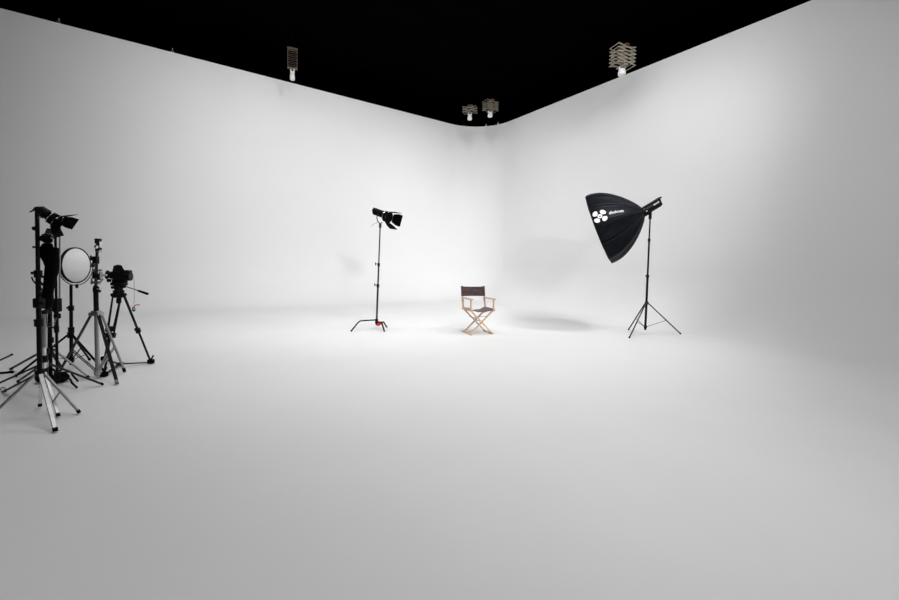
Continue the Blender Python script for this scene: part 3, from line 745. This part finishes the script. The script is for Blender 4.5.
# lettering
cu = bpy.data.curves.new('lettering', 'FONT'); cu.body = 'elinchrom'; cu.size = .085; cu.resolution_u = 2; cu.space_character = 1.0; cu.offset = .002
to = bpy.data.objects.new('lettering_source', cu); C.objects.link(to)
dg = bpy.context.evaluated_depsgraph_get(); dg.update()
tm = bpy.data.meshes.new_from_object(to.evaluated_get(dg))
C.objects.unlink(to); bpy.data.objects.remove(to)
xs = [v.co.x for v in tm.vertices]; wT = max(xs)-min(xs); kx = .25/wT
b = MB(); b.add([on_panel(.165+v.co.x*kx, -.01+v.co.y, .010) for v in tm.vertices], [list(p.vertices) for p in tm.polygons], True)
b.build('lettering', M_GREY_PRINT, sb)
# strobe head behind the softbox
sp0 = apex; sp1 = PY(661, 201.5, G_S.y+.05); sax = (sp1-sp0).normalized()
Rb = frame(sax)
MS = Matrix.Translation(sp0) @ Rb.to_4x4()
sh = thing('strobe_head', 'black studio strobe head behind the softbox, on its stand', 'studio light', sp0)
Lh = (sp1-sp0).length
b = MB(MS); b.box((Lh*.48, 0, -.01), (Lh*.80, .13, .13), ch=.25); b.build('housing', M_BLACK, sh)
b = MB(MS); b.box((Lh*.58, 0, .075), (Lh*.95, .09, .026), ch=.3); b.box((Lh*.93, 0, .05), (.03, .08, .05)); b.build('handle', M_BLACK, sh)
b = MB(MS); b.box((Lh*.9, 0, -.005), (.02, .11, .11)); b.build('rear_panel', M_MATTE, sh)
b = MB(MS)
for k in range(5): b.box((Lh*.52+k*.026, -.067, .028), (.016, .004, .022 if k % 2 else .03))
b.build('side_marking', M_GREY_PRINT, sh)
b = MB(MS); b.tube((.02, -.068, .0), (.02, -.074, 0), .012); b.build('side_catch', M_WHITEPL, sh)
b = MB(); q = PY(650.3, 214, G_S.y); b.tube(q-V((0, 0, .10)), q+V((0, 0, .08)), .028); b.tube(q+V((-.06, 0, -.02)), q+V((-.01, 0, -.0)), .012); b.build('tilt_bracket', M_BLACK, sh)

# ------------------------------------------------------------------ pantographs and lamps above the walls
def pantograph(label, px, y, top_py, bot_py, wid, sep, rz, levels, hmat=M_PANTO, bh=.022):
    a = PY(px, top_py, y); c = PY(px, bot_py, y); c = V((a.x, a.y, c.z))
    t = thing('pantograph', label, 'lamp hanger', c, 'pantograph hangers under the dark ceiling')
    R = Matrix.Rotation(rz, 4, 'Z'); M = Matrix.Translation((a.x, a.y, 0)) @ R
    h = (a.z-c.z)/levels
    for s_ in (-1, 1):
        for k in range(levels):
            z0 = c.z+k*h
            b = MB(M)
            b.beam((-wid/2, s_*sep/2, z0), (wid/2, s_*sep/2, z0+h), .012, bh, (0, 0, 1)); b.build('scissor_bar', hmat, t)
            b = MB(M); b.beam((wid/2, s_*(sep/2+.013), z0), (-wid/2, s_*(sep/2+.013), z0+h), .012, bh, (0, 0, 1)); b.build('scissor_bar', hmat, t)
    for k in range(levels+1):
        for s_ in (-1, 1):
            b = MB(M); b.tube((s_*wid/2, -sep/2-.02, c.z+k*h), (s_*wid/2, sep/2+.02, c.z+k*h), min(.009, bh*.5), n=6); b.build('cross_rod', hmat, t)
    b = MB(M); b.box((0, 0, a.z+.02), (.10, sep+.05, .05)); b.box((.05, 0, a.z+.05), (.08, .08, .06)); b.build('top_bracket', M_OCHRE, t)
    b = MB(M); b.tube((0, 0, a.z+.04), (0, 0, HT), .012); b.build('hanger_rod', M_VOID, t)
    b = MB(M); b.box((0, 0, c.z-.01), (.09, sep+.03, .03)); b.build('bottom_bracket', hmat, t)
    return c
def lampfit(label, c, z1, dx=0.0, w_=.12):
    t = thing('hanging_lamp', label, 'lamp', (c.x, c.y, c.z-.01), 'white lamp fittings under the pantographs')
    zc = c.z-.01; L = zc-z1
    b = MB(); b.tube((c.x-w_*.35, c.y, zc), (c.x-w_*.35, c.y, zc-L*.45), .014); b.tube((c.x+w_*.35, c.y, zc), (c.x+w_*.35, c.y, zc-L*.45), .014); b.box((c.x, c.y, zc-L*.3), (w_*.8, .05, .03)); b.build('yoke', M_WHITEPL, t)
    b = MB(); b.lathe((c.x+dx, c.y, zc-L*.35), (0, 0, -1), [(0, .03), (.01, w_*.42), (L*.3, w_*.5), (L*.5, w_*.52), (L*.65, w_*.45), (L*.65, .02)], n=16); b.build('lamp_body', M_WHITEPL, t)
    return t
k1 = pantograph('wide beige pantograph above the right wall, largest of the four', 623, 9.6, 48, 66, .50, .26, .35, 5, M_PANTO_LIGHT, .026)
lampfit('white lamp fitting under the pantograph above the right wall', k1, PY(623, 75.5, 9.6).z, w_=.17)
k2 = pantograph('narrow upright pantograph above the left wall, seen end on', 292.5, 10.75, 50, 68, .11, .21, 1.94, 5, M_PANTO_DARK, .011)
lampfit('lamp fitting under the narrow pantograph above the left wall', k2, PY(292, 80, 10.75).z, w_=.12)
k3 = pantograph('left one of the two pantographs above the corner, nearly folded', 470, 13.0, 107.5, 112.5, .42, .22, -.3, 2)
lampfit('white lamp fitting under the left pantograph at the corner', k3, PY(470.5, 120, 13.0).z, w_=.14)
k4 = pantograph('right one of the two pantographs above the corner, wider and higher', 490.5, 13.0, 102, 110.5, .42, .26, .5, 4)
lampfit('white lamp fitting under the right pantograph at the corner', k4, PY(490, 117, 13.0).z, w_=.15)
# small clips along the wall tops
def clip(px, label):
    # find the wall-top point at this column
    bestp = None
    pts_ = [p for p, _ in pl+arc+pr]
    for i in range(len(pts_)-1):
        for q in range(60):
            p = pts_[i].lerp(pts_[i+1], q/60); p = V((p.x, p.y, H)); s = toscreen(p)
            if bestp is None or abs(s[0]-px) < bestp[0]: bestp = (abs(s[0]-px), p)
    p = bestp[1]; t = thing('clamp', label, 'clamp', p, 'small metal clamps along the top of the white walls')
    b = MB(); b.box(p+V((0, .0, .025)), (.05, .05, .05)); b.build('jaw', M_ALU, t)
    b = MB(); b.tube(p+V((0, 0, .05)), p+V((.01, 0, .10)), .008); b.build('screw', M_ALU, t)
clip(59, 'small metal clamp on the wall top at the far left')
clip(172, 'small pale clamp on the left wall top, midway to the narrow pantograph')
clip(486, 'small clamp on the wall top under the right corner pantograph')
clip(498, 'small clamp on the wall top, right of the rounded corner')
